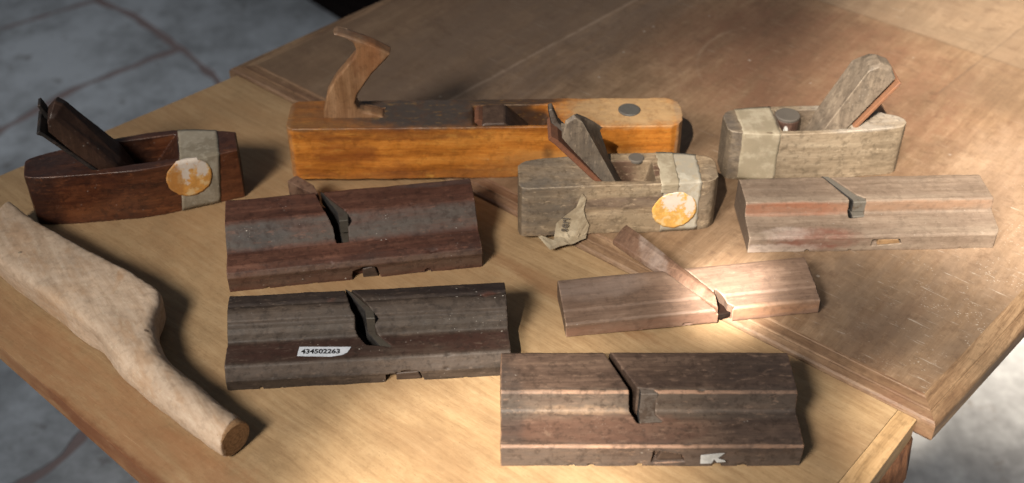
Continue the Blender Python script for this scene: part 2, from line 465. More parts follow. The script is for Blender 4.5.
# subdivide the field a little and let it sag
obj('tabletop', bm, topwood, tb)
for side in range(4):
    bm = bmesh.new()
    prev = None
    for ins, z in PROF + [(.0225, -.018), (.0225, .0062)]:
        r = ring(ins, z)
        A = Vector(r[side]); B = Vector(r[(side+1) % 4])
        g = [bm.verts.new(A.lerp(B, k/40)) for k in range(41)]
        if prev:
            for k in range(40): bm.faces.new((prev[k], prev[k+1], g[k+1], g[k]))
        prev = g
    bmesh.ops.remove_doubles(bm, verts=bm.verts[:], dist=1e-6)
    o = obj('moulded_edge', bm, edgewood if side in (0, 2) else edgewood_side, tb, False)

# leaf: boards along the join with a cross strip at the right end
def leaf_poly():
    p = [TL(.3219, -.2242), TL(-.3108, .3001)]
    return p
LZ, LT = 0., -.023
leftA = Vector(TL(-.4345, -.1409)); leftB = Vector(TL(-.2737, -.2841)); ld = (leftB-leftA).normalized()
bkA = Vector(TL(-.3104, .2979)); bkB = Vector(TL(-.5161, .1049)); bd = (bkB-bkA).normalized()
def isect(p, d, q, e):
    den = d.x*e.y-d.y*e.x
    s = ((q.x-p.x)*e.y-(q.y-p.y)*e.x)/den
    return p+d*s
cBL = isect(leftA, ld, bkA, bd)
rd = Vector(TL(.2695, -.2889))-Vector(TL(.3219, -.2242)); rd.normalize()
cFR = isect(leftA, ld, Vector((0, 0)), rd)
joinL = Vector((-.822, 0))
s0 = Vector(TL(.3081, -.2156)); s1 = Vector(TL(.2454, -.2889)); sd = (s1-s0).normalized()
sF = isect(leftA, ld, s0, sd)
def board(pts, mat, nm, bv=.0003):
    bm = extrude_poly([tuple(p) for p in pts], LT, LZ); bevel(bm, bv, 2)
    return obj(nm, bm, mat, tb)
s0 = isect(s0, sd, Vector((0, -.0004)), Vector((1, 0)))
board([Vector((s0.x-.0002, -.0004)), Vector((joinL.x, -.0004)), cBL, sF-Vector((.0002, 0))], leafwood, 'table_leaf')
board([Vector((0, -.0004)), Vector((s0.x+.0002, -.0004)), sF+Vector((.0002, 0)), cFR], stripwood, 'leaf_end_strip')
# apron and legs below
rough_dark = wood('apron_wood', (.035, .014, .007), (.10, .042, .02), (.20, .09, .042), axis=2, seed=3., fib=.9, contrast=1.6, tone=.5, rough=.7, bump=1., pores=.3)
bm = extrude_poly([(-.70, .06), (-.20, .06), (-.20, .60), (-.70, .60)], -.10, -.024); bevel(bm, .003)
obj('apron', bm, rough_dark, tb)
for lx, ly in ((-.034, -.013), (-.30, .60), (-.70, .02), (-.70, .62)):
    rings = []
    for k in range(25):
        z = -.0235-(.7265)*k/24
        w = .034+.006*math.sin(k*1.3)+.003*math.sin(k*2.9) if k else .036
        rings.append([(lx+w*math.cos(a)*(1+.06*math.sin(5*a+k)), ly+w*math.sin(a)*(1+.06*math.sin(5*a+k)), z) for a in [i*math.pi/8 for i in range(16)]])
    obj('leg', loft(rings), rough_dark, tb, True)

# ------------------------------------------------------------------ moulding planes
def prof_body(L, prof, x0=0., steps=1):
    """profile (y,z) pushed along x"""
    return extrude_poly([(y/1000, z/1000) for y, z in prof], x0/1000, (x0+L)/1000, 'x')
def cut(poly, z0, z1):
    return extrude_poly([(x/1000, y/1000) for x, y in poly], z0/1000, z1/1000, 'z')
def cuty(poly, y0, y1):
    return extrude_poly([(x/1000, z/1000) for x, z in poly], y0/1000, y1/1000, 'y')

iron_dark = metal('dull_iron', (.075, .060, .050), (.125, .102, .085), (.07, .045, .03), .25, .6, 1., .1, True)
iron_green = metal('greenish_iron', (.038, .031, .023), (.07, .060, .046), (.06, .04, .03), .25, .65, 4., .1, True)
iron_pale = metal('grey_iron', (.085, .075, .062), (.14, .125, .105), (.10, .07, .045), .2, .65, 7., .1, True)
iron_rust = metal('rusty_iron', (.06, .04, .034), (.11, .075, .055), (.19, .072, .034), .7, .6, 9., .3)
blackhole = plain('mouth_dark', (.02, .015, .012), .95)

DMW = wood('dark_mouth_wood', (.025, .015, .011), (.05, .032, .023), (.085, .055, .04), seed=4., tone=.4)
GP = 'old wooden moulding planes lying on their sides'
# --- front plane
P1M = wood('front_plane_wood', (.042, .026, .019), (.092, .058, .042), (.17, .112, .08), endgrain=.8, mottle=.9, nowear=((.103, .055, .03), (.030, .055, .1)), axis=0, seed=21., tone=.5, rough=.58, spec=.32, pores=.4,
    stain=((.03, .02, .018), .5, 22.), wear=((.36, .20, .12), .65), grime=((.02, .015, .013), .5), specks=.5,
    patches=[((.11, .036, .03), (.4, .010, .02), (.105, .086, .068), .6, .5), ((.12, .0, .01), (.5, .006, .014), (.085, .068, .058), .7, .4),
             ((.075, .018, .022), (.09, .016, .01), (.12, .062, .042), .6, .9), ((.06, .034, .026), (.05, .003, .005), (.38, .25, .16), .55, 1.6), ((.114, .0405, .0392), (.4, .0017, .0022), (.36, .21, .135), .75, .9), ((.114, .0008, .0220), (.4, .0017, .0022), (.36, .21, .135), .75, .9), ((.205, .04, .03), (.05, .06, .03), (.028, .021, .019), .6, .8), ((.0, .03, .03), (.02, .05, .03), (.04, .033, .03), .6, .8)])
p1 = thing('moulding_plane', 'dark brown moulding plane in front with a torn white scrap on its lower right edge', 'moulding plane', (-.0084, -.2724, 0), 0, GP)
prof = [(0, 0), (0, 20.5), (1.5, 22), (34, 22.6), (36, 24), (39.5, 38), (41.5, 39.5), (82, 39.5), (85, 37.5), (86, 33), (86, 0)]
body = prof_body(229, prof, -.5)
slot = cut([(78, 92), (98, 45), (99, 37), (104.4, 23.5), (125, 24.5), (118.5, 33), (119, 41), (117, 43), (105, 44.5), (83, 92)], 3, 60)
mouth = cuty([(149, 4), (170, 4), (168, 15), (149.5, 16)], -5, 5)
notch = cut([(-5, 6), (3, 10), (3.5, 26), (-5, 31)], 12, 30)
worn('body', body, P1M, p1, [slot, cuty([(114.5, 3.5), (140, 5), (137, 13), (122, 16), (115, 17)], -5, 7), chips([(0, 22), (0, 0), (40, 39.5), (86, 39)], 4, 222, 6, 5)], amp=.0014, fine=.0005)
bm = cut([(106.5, 43.8), (106.6, 37), (106.2, 24.2), (126, 24.2), (120.5, 33), (121, 41.5), (118, 45), (108, 46)], 5, 21.6)
extrude_poly([(x/1000, y/1000) for x, y in [(106.9, 45.5), (107, 38.2), (120.5, 38.2), (121, 41.5), (118, 45)]], .0216, .0388, 'z', bm)
obj('iron', bevel(bm, .0004, 1), iron_dark, p1)
obj('wedge', bevel(cuty([(118.5, 4), (139, 5.2), (136, 12.8), (121.5, 15)], 1.8, 9), .0006, 1), DMW, p1)
scrap = paper('white_scrap', (.33, .34, .34), (.42, .43, .43), 2., .6, 90.)
def letters(cv, parent):
    t = bpy.data.objects.new('work', cv); COL.objects.link(t)
    dg = bpy.context.evaluated_depsgraph_get()
    me = bpy.data.meshes.new_from_object(t.evaluated_get(dg))
    bpy.data.objects.remove(t); bpy.data.curves.remove(cv)
    return link('lettering', me, None, parent)
def sheet(pts, fn, mat, name, parent, th=.0003):
    """flat outline pts (s,t) triangulated and laid out by fn(s,t) -> xyz"""
    bm = bmesh.new()
    f = bm.faces.new([bm.verts.new((p[0], p[1], 0)) for p in pts])
    bmesh.ops.triangulate(bm, faces=[f])
    bmesh.ops.subdivide_edges(bm, edges=bm.edges[:], cuts=3, use_grid_fill=True)
    for v in bm.verts: v.co = fn(v.co.x, v.co.y)
    bmesh.ops.recalc_face_normals(bm, faces=bm.faces[:])
    r = bmesh.ops.extrude_face_region(bm, geom=bm.faces[:])
    nv = [e for e in r['geom'] if isinstance(e, bmesh.types.BMVert)]
    bm.normal_update()
    for v in nv: v.co += v.normal*th
    return obj(name, bm, mat, parent)
sheet([(147.5, 4.5), (147, 14), (165, 16.5), (160, 10.5), (166, 8), (166.5, 6.5), (160, 6), (157.5, 9.5), (156, 4.8)],
      lambda s, t: Vector(((s+4)/1000, -.0012, t/1000)), scrap, 'paper_scrap', p1, .0004)

# --- labelled plane
P2M = wood('labelled_plane_wood', (.028, .019, .014), (.054, .038, .028), (.10, .072, .054), endgrain=.8, mottle=.9, nowear=((.113, .048, .03), (.030, .05, .1)), axis=0, seed=33., tone=.5, rough=.58, spec=.32, pores=.35,
    stain=((.022, .016, .014), .5, 25.), wear=((.20, .15, .12), .75), grime=((.015, .011, .01), .6), specks=.8,
    patches=[((.12, .047, .03), (.4, .009, .012), (.066, .051, .041), .85, .5), ((.12, .036, .03), (.4, .006, .012), (.055, .043, .034), .8, .6),
             ((.12, .020, .022), (.4, .0125, .006), (.034, .014, .010), .9, .3), ((.12, .003, .018), (.4, .006, .007), (.075, .058, .048), .75, .6),
             ((.215, .058, .036), (.012, .006, .006), (.22, .07, .04), .6, 1.), ((.085, .060, .036), (.012, .004, .005), (.22, .07, .04), .5, 1.), ((.12, .068, .04), (.4, .012, .008), (.020, .014, .013), .95, .7)])
p2 = thing('moulding_plane', 'dark moulding plane with a small printed white number label on its lower flat', 'moulding plane', (-.2314, -.1935, 0), 4.5, GP)
prof = [(0, 0), (0, 10), (1, 11.5), (5.5, 21), (7.5, 22), (32, 22), (33.6, 23), (36, 28), (39, 31.5), (42.5, 33), (43.8, 36), (50, 39), (55, 40.4), (57, 39.6), (60, 40.8), (72, 39), (76, 35), (77, 28), (77, 0)]
body = prof_body(232, prof, -.5)
slot = cut([(93, 86), (96.5, 70), (101.5, 50), (105, 44), (104.8, 36), (113.5, 22), (135, 18.5), (121, 36), (119.5, 46.5), (102, 72), (97, 86)], 5, 60)
worn('body', body, P2M, p2, [slot, cuty([(128, -1), (160, -1), (156, 9.5), (145, 11), (128.5, 8.5)], -5, 8), chips([(7, 22), (0, 11), (0, 0), (55, 40.2), (76, 36)], 4, 226, 6, 6)], amp=.0014, fine=.0005)
bm = cut([(95.5, 78), (104, 61), (112, 47.5), (113.2, 39), (124.5, 20.2), (136.5, 18), (122.6, 36), (121, 46.5), (102.5, 72.5)], 5, 21.2)
extrude_poly([(x/1000, y/1000) for x, y in [(95.8, 77), (104.4, 61), (112.4, 47.5), (113.8, 38), (121.8, 37.5), (121, 46), (102, 72)]], .0215, .0372, 'z', bm)
obj('iron', bevel(bm, .0007, 1), iron_green, p2)
obj('wedge', bevel(cuty([(137, 0), (158, 0), (155, 8.5), (137, 8)], 1.5, 10), .0006, 1), DMW, p2)
lab = sheet([(58.6, 20.6), (57.2, 9.9), (85, 7.0), (94, 8.4), (98, 11), (101, 17.2)], lambda s, t: Vector(((s+.3)/1000, (t+3.0)/1000, .02255)), paper('label_paper', (.44, .47, .52), (.50, .53, .58), 6., .5, 200.), 'paper_label', p2, .0002)
cv = bpy.data.curves.new('lettering', 'FONT'); cv.body = '434502263'; cv.size = .0071; cv.align_x = 'LEFT'; cv.extrude = .00005; cv.offset = .00022
o = letters(cv, lab)
o.location = (.0605, .0154, .02292); o.rotation_euler = (0, 0, R(-4.0))
o.data.materials.append(plain('black_print', (.012, .012, .014), .6))

# --- plane behind it
P3M = wood('red_plane_wood', (.042, .017, .011), (.085, .034, .022), (.145, .066, .042), endgrain=.8, mottle=.9, nowear=((.098, .05, .03), (.025, .05, .1)), axis=0, seed=45., tone=.5, rough=.58, spec=.32, pores=.35,
    stain=((.03, .018, .015), .45, 20.), wear=((.24, .15, .10), .6), grime=((.015, .01, .009), .6), specks=1.,
    patches=[((.11, .0365, .033), (.4, .0125, .014), (.070, .057, .048), 1., .6), ((.03, .034, .036), (.03, .015, .014), (.05, .048, .046), .7, .9),
             ((.12, -.002, .012), (.4, .006, .012), (.10, .062, .042), .8, .5), ((.2, .08, .042), (.05, .008, .006), (.05, .042, .04), .7, .9)])
p3 = thing('moulding_plane', 'reddish brown moulding plane with a grey dusty step, in front of the orange jack plane', 'moulding plane', (-.2511, -.0717, 0), 8.9, GP)
prof = [(0, 0), (0, 12), (-1, 16), (1.5, 20.5), (8, 23), (24, 23.8), (26, 25), (45.5, 40.3), (48.8, 42), (80, 42), (83, 40), (84, 34), (84, 0)]
body = prof_body(228, prof, -1)
slot = cut([(81, 92), (82, 77), (88.5, 53), (95.5, 37), (97, 25), (108, 25), (108.8, 47), (89, 78), (89, 92)], 5, 60)
worn('body', body, P3M, p3, [slot, cuty([(108, -1), (134, -1), (131, 12.5), (120, 14), (109, 10)], -6, 7), chips([(0, 0), (2, 21), (48, 42), (84, 41)], 4, 222, 6, 7)], amp=.0014, fine=.0005)
bm = cut([(85.5, 84), (99.8, 49), (101.2, 36), (103, 20.6), (109.5, 20.8), (110.2, 47), (89.8, 80)], 5, 23.4)
extrude_poly([(x/1000, y/1000) for x, y in [(85.8, 84), (100, 49), (101, 36), (109.8, 36), (110, 47), (90, 80)]], .0263, .0405, 'z', bm)
obj('iron', bevel(bm, .0006, 1), iron_green, p3)
bm = cut([(82.2, 84), (84.5, 84), (80, 101), (64, 120), (55, 112), (70, 96)], 18, 36)
obj('wedge', bevel(bm, .0015, 2), P3M, p3)
obj('wedge_end', bevel(cuty([(118, 0), (132, 0), (129, 12), (118, 10)], 1.5, 8), .0006, 1), DMW, p3)

# --- pale plane on the right
P4M = wood('pale_plane_wood', (.115, .080, .056), (.182, .132, .098), (.24, .185, .14), endgrain=.8, nowear=((.097, .045, .02), (.028, .04, .1)), axis=0, seed=57., tone=.35, rough=.6, spec=.35, pores=.3,
    stain=((.12, .085, .065), .35, 18.), wear=((.36, .28, .21), .5), grime=((.06, .04, .03), .4), specks=.35,
    patches=[((.04, .028, .028), (.065, .004, .009), (.22, .085, .045), .8, .6), ((.06, .004, .012), (.045, .010, .012), (.15, .055, .038), .8, .9),
             ((.035, .006, .016), (.028, .008, .006), (.32, .26, .225), .7, 1.4), ((.02, .0, .004), (.05, .006, .006), (.34, .28, .24), .6, 1.6), ((.16, .028, .03), (.1, .003, .007), (.22, .12, .07), .6, .7)])
p4 = thing('moulding_plane', 'pale greyish brown moulding plane with a red worn patch at its left end', 'moulding plane', (.2183, -.0242, .0063), 1.8, GP)
prof = [(0, 0), (0, 15), (1.5, 17.2), (26.5, 21.5), (28.6, 23), (29.6, 33), (31, 35), (67, 35), (70, 33), (71, 28), (71, 0)]
body = prof_body(231.5, prof, -1.5)
slot = cut([(76, 78), (77.4, 70), (94.6, 35), (94.6, 23.5), (96.3, 22.5), (109, 24), (110.5, 34), (103, 40), (84, 70), (84, 78)], 6, 50)
worn('body', body, P4M, p4, [slot, cuty([(112, 5), (140, 7.5), (138, 12), (112.5, 12.2)], -5, 4), cut([(224.5, -2), (236, -2), (236, 9), (230.3, 9), (229.4, 4), (227.5, 1)], -3, 40), cut([(226, 75), (229, 66), (229.6, 28), (240, 28), (240, 75)], 18, 40), chips([(0, 0), (0, 17), (30, 35), (71, 34)], 4, 222, 4, 8, .9, 2.2)], amp=.0014, fine=.0005)
bm = cut([(76.8, 72.5), (95.8, 36), (97.2, 33), (97.4, 23.6), (110.4, 24.2), (112, 34), (104.2, 41), (85, 72.5)], 6, 21.4)
extrude_poly([(x/1000, y/1000) for x, y in [(77.6, 71.5), (96.2, 36), (97.6, 33), (97.8, 29.4), (111, 29.4), (111.4, 34), (104, 41), (84.8, 70.5)]], .022, .0338, 'z', bm)
obj('iron', bevel(bm, .0008, 1), iron_pale, p4)
obj('wedge', bevel(cuty([(118, 5.5), (139, 7.2), (136.5, 11.8), (118, 11.6)], .6, 8), .0006, 1), wood('mouth_wedge_wood', (.15, .085, .04), (.25, .15, .075), (.33, .21, .11), seed=3.), p4)

# --- thin plane with its wedge sticking out at the back
P5M = wood('thin_plane_wood', (.095, .058, .040), (.165, .104, .072), (.24, .16, .115), endgrain=.8, axis=0, seed=69., tone=.4, rough=.55, spec=.4, pores=.4,
    stain=((.12, .075, .055), .35, 20.), wear=((.38, .27, .19), .6), grime=((.06, .035, .025), .5), specks=.3,
    patches=[((.10, .0, .005), (.2, .006, .008), (.20, .10, .065), .6, .6), ((.03, .04, .022), (.05, .02, .01), (.20, .15, .125), .6, .7), ((.18, -.002, .010), (.05, .006, .008), (.30, .16, .085), .7, .7)])
p5 = thing('moulding_plane', 'thin light brown plane with a long wedge sticking out behind it', 'moulding plane', (.0462, -.1299, .0004), 6.1, GP)
p5.rotation_euler = (0, R(-1.9), R(6.1))
prof = [(-1, 0), (-1, 13.5), (.5, 15.2), (12.5, 17.2), (14, 18.6), (46, 22), (49, 21.5), (51, 18), (51.5, 0)]
body = prof_body(221, prof, -.5)
slot = cut([(130.4, -1.8), (132.4, -1), (132.4, 15.8), (104, 62), (83.5, 62), (126, 4)], 9.8, 40)
hole = cut([(130, -9), (142, -3.5), (140, 3), (133, 12), (128, 4)], -4, 30)
worn('body', body, P5M, p5, [slot, cut([(129.8, -9), (133.5, -9), (138.5, -3), (146, .5), (140.5, 5), (139.5, 11), (136, 17), (133.5, 21), (130, 17), (131, 4), (132, -1.2)], -4, 30), chips([(0, 16), (46, 22), (0, 1)], 4, 120, 4, 9, .9, 2.2)])
bm = bmesh.new()
wpl = [((129.6, -1.5), 9, 17.5), ((131.6, 15.5), 9, 18.5), ((84.5, 62), 11, 20.5), ((70, 106), 12, 29), ((67, 111.5), 13, 29), ((57, 97.5), 13, 29)]
edge1 = [(131, -1.0), (66.0, 64.0+10), (52.0, 97)]
# wedge: two long faces, a little twisted, thicker at the free end
rings = []
for k in range(9):
    f = k/8
    a = Vector((131.0, -1.2)).lerp(Vector((57, 94.5)), f); b = Vector((131.4, 16.0)).lerp(Vector((74.6, 109.5)), f)
    if k == 8: a += Vector((-.5, 1.5)); b += Vector((-2.5, 3.5))
    zt = 20.2+f*6.2+(.0 if k < 8 else -.8); zb = 11+f*6
    rings.append([(a.x/1000, a.y/1000, zb/1000), (b.x/1000, b.y/1000, zb/1000), (b.x/1000, b.y/1000, zt/1000), (a.x*.35/1000+b.x*.65/1000, a.y*.35/1000+b.y*.65/1000, (zt+.6)/1000), (a.x/1000, a.y/1000, (zt-3.2)/1000)])
obj('iron', bevel(cut([(128, .5), (133, .8), (144, 2.5), (143, 9), (137, 19), (110, 45), (104, 40)], 1.6, 7.5), .0006, 1), bpy.data.materials.get('mouth_shade_black') or metal('mouth_shade_black', (.008, .006, .005), (.02, .014, .011), (.02, .011, .008), .5, 1., 3., 0., False, 0.), p5)  # black block added under the wedge so the mouth hole looks deeply shaded
P5W = wood('long_wedge_wood', (.085, .045, .028), (.15, .082, .052), (.22, .14, .095), axis=1, seed=77., rot=R(37), tone=.4, rough=.5, spec=.45, pores=.3, specks=.9,
    patches=[((.09, .075, .024), (.012, .03, .02), (.38, .31, .27), .5, 1.3)])
obj('wedge', bevel(loft(rings), .0012, 2), P5W, p5)

# ------------------------------------------------------------------ smoothing planes
def catmull(pts, n=10):
    out = []
    N = len(pts)
    for i in range(N-1):
        p0 = Vector(pts[max(i-1, 0)]); p1 = Vector(pts[i]); p2_ = Vector(pts[i+1]); p3_ = Vector(pts[min(i+2, N-1)])
        for k in range(n):
            t = k/n
            out.append(.5*((2*p1)+(-p0+p2_)*t+(2*p0-5*p1+4*p2_-p3_)*t*t+(-p0+3*p1-3*p2_+p3_)*t**3))
    out.append(Vector(pts[-1]))
    return out
def yfront(fr):
    c = catmull(fr, 12)
    def f(x):
        for a, b in zip(c, c[1:]):
            if a.x <= x <= b.x: return a.y+(b.y-a.y)*(x-a.x)/max(b.x-a.x, 1e-6)
        return c[0].y if x < c[0].x else c[-1].y
    return f
def coffin(front, back, H):
    a = [tuple(p) for p in catmull(front, 8)]; b = [tuple(p) for p in catmull(back, 8)]
    return cut(a+b[::-1], 0, H)
def yloft(stations):
    """stations: (y, polygon of (x,z)) with equal counts"""
    return loft([[(x/1000, y/1000, z/1000) for x, z in poly] for y, poly in stations])
def cutback(poly, ref, amt):
    """lower the free end of a leaning wedge along its lean"""
    d = Vector(ref).normalized()
    return [(x-d.x*amt*w, z-d.y*amt*w) for (x, z, w) in poly]

def band(x0, x1, yf, yb, H, mat, name, parent, z0=1.0, lift=.45, ragged=.0, seed=1, skew=0.):
    """adhesive tape: up the front face, over the top, a little down the back"""
    rnd = random.Random(seed)
    path = [(0, z) for z in [z0+(H-.8-z0)*k/14 for k in range(15)]]
    rows = []
    n = 14
    js = [rnd.uniform(-1, 1)*ragged for _ in range(60)]
    je = [rnd.uniform(-1, 1)*ragged for _ in range(60)]
    bm = bmesh.new(); prev = None; r = 0
    prof_ = [('f', z0+(H-1.2-z0)*k/12) for k in range(13)]+[('c', .3), ('c', .7)]+[('t', k/12) for k in range(1, 13)]
    for kind, q in prof_:
        row = []
        for i in range(n+1):
            x = x0+(x1-x0)*i/n
            if i == 0: x += js[r]
            if i == n: x += je[r]
            w = .35*noise.noise(Vector((x*.12+seed*9, r*.35, seed)))+.25*abs(noise.noise(Vector((x*.3, r*.22, seed*3.))))
            if kind == 'f': x -= (H-q)*skew
            if kind == 'f': p = (x, yf(x)-lift-w, q)
            elif kind == 'c': p = (x, yf(x)-lift*(1-q)+1.0*q-.3, H-1.2+1.2*q+lift*.6+w*.5)
            else: p = (x, yf(x)+1+(yb(x)-yf(x)-1.6)*q, H+lift+w*.7)
            row.append(bm.verts.new((p[0]/1000, p[1]/1000, p[2]/1000)))
        if prev:
            for i in range(n): bm.faces.new((prev[i], prev[i+1], row[i+1], row[i]))
        prev = row; r += 1
    o = obj(name, bm, mat, parent, True)
    m = o.modifiers.new('t', 'SOLIDIFY'); m.thickness = .00025; m.offset = 1
    return o
def sticker(cx, cz, rad, yf, H, mat, parent, lift=1.0, seed=0):
    bm = bmesh.new()
    rings = []
    rr = random.Random(seed)
    ws = [rr.uniform(.97, 1.02) for _ in range(40)]
    def place(s, t):
        x = cx+s; z = cz+t
        if z <= H-.3: return (x/1000, (yf(x)-lift-.15*noise.noise(Vector((s*.2, t*.2, seed))))/1000, z/1000)
        e = z-(H-.3)
        return (x/1000, (yf(x)-lift*.3+e)/1000, (H+lift*.9)/1000)
    c = bm.verts.new(place(0, 0)); prev = None
    for k in range(1, 13):
        q = [bm.verts.new(place(rad*k/12*ws[i]*math.cos(i*math.pi/20), rad*k/12*ws[i]*math.sin(i*math.pi/20))) for i in range(40)]
        for i in range(40):
            if prev: bm.faces.new((prev[i], prev[(i+1) % 40], q[(i+1) % 40], q[i]))
            else: bm.faces.new((c, q[i], q[(i+1) % 40]))
        prev = q
    o = obj('round_sticker', bm, mat, parent, True)
    m = o.modifiers.new('t', 'SOLIDIFY'); m.thickness = .0002; m.offset = 0
    return o
def sticker_mat(name, white, seed, left=None, org=(.62, .28, .055)):
    t = NT(name)
    v = t.mapping(t.co, loc=(seed, 0, seed))
    n = t.noise(v, 150., 6, .65); n2 = t.noise(v, 60., 5, .65)
    col = t.mix(t.step(n, .4, .62), tuple(c*.78 for c in org), org)
    col = t.mix(t.math('MULTIPLY', t.step(t.noise(v, 130., 6, .72), .50, .60), .7), col, (.60, .46, .25))
    for i, (c, r) in enumerate(white):
        m = patch_mask(t, c, r, 3.2, seed+i, .3, 210)
        col = t.mix(t.math('MULTIPLY', m, .85), col, (.56, .51, .46))
    if left:
        m = patch_mask(t, left[0], left[1], .2, seed, .12)
        col = t.mix(t.math('MULTIPLY', m, .6), col, (.34, .14, .035))
    return t.fin(col, .55, t.bump(n, .4, .0006), 0., .4)

GS = 'coffin-shaped wooden smoothing planes'
tape = paper('brown_tape', (.20, .17, .125), (.27, .235, .18), 1., .42, 40., (.33, .30, .24))
tape_pale = paper('pale_tape', (.24, .20, .14), (.33, .285, .21), 5., .5, 45., (.26, .21, .15))
tape_white = paper('cream_tape', (.28, .25, .20), (.38, .35, .29), 8., .5, 45., (.32, .26, .18))

# --- dark red plane, left
SAM = wood('mahogany_plane_wood', (.030, .009, .005), (.085, .026, .011), (.16, .056, .022), endgrain=.8, mottle=.9, axis=0, seed=81., tone=.55, rough=.38, spec=.5, pores=.3,
    stain=((.018, .009, .007), .6, 16.), wear=((.22, .11, .07), .55), grime=((.012, .007, .006), .6), specks=.5,
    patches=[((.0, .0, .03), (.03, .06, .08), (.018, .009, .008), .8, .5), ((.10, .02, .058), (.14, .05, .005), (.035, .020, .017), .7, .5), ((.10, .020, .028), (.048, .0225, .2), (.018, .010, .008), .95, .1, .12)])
sa = thing('smoothing_plane', 'dark reddish brown smoothing plane on the left with a tape band and orange sticker', 'smoothing plane', (-.4509, .0235, 0), 14.2, GS)
fA = [(-2, 7), (2, 2), (20, -3), (70, -9), (105, -12), (145, -8), (194, -1.2)]; bA = [(-2, 29), (4, 34), (30, 41), (94, 49), (142, 47.5), (190, 33), (194, 28)]
yfA, ybA = yfront(fA), yfront(bA)
HA = 56
def throat(bed_x, top_x, mouth_x, H, y0, y1):
    return cuty([(bed_x, H+6), (bed_x, H), (mouth_x-2, 6), (mouth_x+3, 6), (top_x, H), (top_x, H+6)], y0, y1)
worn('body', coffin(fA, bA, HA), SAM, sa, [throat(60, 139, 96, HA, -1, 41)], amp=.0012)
DKA = wood('dark_wedge_wood', (.022, .011, .008), (.045, .023, .015), (.085, .045, .03), axis=2, seed=91., tone=.5, rough=.42, pores=.2, specks=.5, wear=((.10, .065, .05), .5))
wt = [(86, 54), (100, 18), (97, 16), (63.5, 50)]
worn('wedge', yloft([(2, [(31, 101), (32.5, 111), (35, 115), (39, 114)]+[(79, 54)]+wt[1:]), (5, [(31, 101), (33, 114), (37, 118.5), (42, 117)]+[(82, 54)]+wt[1:]),
    (15, [(31, 101), (33, 115), (42, 125), (48, 121)]+wt), (26, [(31, 101), (33, 114), (43, 123), (50, 116)]+wt), (34, [(32, 100), (34, 109), (43, 116), (49, 110)]+wt), (39, [(34, 97), (36, 103), (44, 108), (50, 102)]+wt)]), DKA, sa, voxel=.0008, smooth=4)
bm = cuty([(25, 98.5), (20.5, 101), (24, 104.5), (28.5, 99.5), (98, 12), (94.5, 10)], 0, 40)
obj('iron', bevel(bm, .0007, 1), metal('black_iron', (.03, .026, .025), (.05, .045, .042), (.06, .035, .025), .3, .5, 2.), sa)
bm = cuty([(27, 101.5), (23.5, 115), (26.5, 116), (31, 103.5), (60, 62), (56, 60)], 26, 40)
obj('cap_iron', bevel(bm, .0007, 1), bpy.data.materials['black_iron'], sa)
band(140, 177, yfA, ybA, HA, tape, 'tape_band', sa, ragged=.35, seed=3, skew=.13)
sticker(146, 38, 21.5, yfA, HA, sticker_mat('orange_sticker', [((.150, 0, .056), (.017, .03, .010)), ((.158, 0, .044), (.006, .03, .009)), ((.143, 0, .041), (.004, .03, .010))], 3., ((.128, 0, .037), (.0125, .03, .03)), (.56, .27, .065)), sa, 1.2, 3)

# --- grey plane, middle
SBM = wood('grey_plane_wood', (.135, .092, .055), (.265, .19, .12), (.39, .30, .20), endgrain=.8, mottle=.9, axis=0, seed=101., tone=.5, rough=.65, spec=.3, pores=.35,
    stain=((.085, .066, .052), .55, 26.), wear=((.38, .31, .22), .6), grime=((.05, .038, .03), .5), specks=.25,
    patches=[((.02, .0, .03), (.045, .02, .035), (.085, .075, .066), .7, 1.6), ((.03, .02, .058), (.05, .06, .006), (.13, .112, .094), .6, 1.2),
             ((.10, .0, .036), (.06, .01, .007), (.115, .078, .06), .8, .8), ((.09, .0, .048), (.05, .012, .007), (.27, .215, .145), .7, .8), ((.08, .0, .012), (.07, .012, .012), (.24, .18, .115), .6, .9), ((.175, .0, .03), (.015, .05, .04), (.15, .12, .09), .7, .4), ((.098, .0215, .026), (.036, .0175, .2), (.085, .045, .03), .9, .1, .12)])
sb = thing('smoothing_plane', 'grey weathered smoothing plane in the middle with torn newspaper, tape and an orange sticker', 'smoothing plane', (.0075, .0038, .0063), 1.0, GS)
fB = [(-1.5, 3), (4, -4), (30, -3.5), (76, -1.0), (120, 0), (165, 3.2), (177, 6), (183, 12)]; bB = [(-1.5, 32), (12, 41), (60, 48), (114, 51), (150, 49), (172, 45), (180, 41), (183, 34)]
yfB, ybB = yfront(fB), yfront(bB)
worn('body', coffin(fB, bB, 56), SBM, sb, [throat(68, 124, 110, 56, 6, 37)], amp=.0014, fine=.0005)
WBM = wood('grey_wedge_wood', (.072, .055, .042), (.138, .108, .08), (.22, .175, .13), mottle=.9, axis=2, seed=111., tone=.55, rough=.6, pores=.2, wear=((.30, .26, .20), .5), stain=((.06, .052, .045), .6, 30.))
wB = [(37, 102, 0), (39.5, 119, .8), (47, 125.5, 1), (53, 121, 1), (60, 108, .6), (84, 61, 0), (104, 20, 0), (102, 17, 0), (75, 54, 0)]
ln = (-.69, .72)
worn('wedge', yloft([(8, cutback(wB, ln, 3)), (11, cutback(wB, ln, 0)), (18, cutback(wB, ln, 5)), (26, cutback(wB, ln, 18)), (33, cutback(wB, ln, 34))]), WBM, sb, voxel=.0008, smooth=4)
bm = cuty([(30.5, 96), (24.5, 101), (27, 104.5), (34, 100), (109, 16), (106, 12)], 7, 40)
obj('iron', bevel(bm, .0008, 1), iron_rust, sb)
bm = cuty([(28, 104.5), (25.2, 118), (29, 119.5), (35, 104), (60, 75), (56, 72.5)], 29, 40)
obj('cap_iron', bevel(bm, .0008, 1), iron_dark, sb)
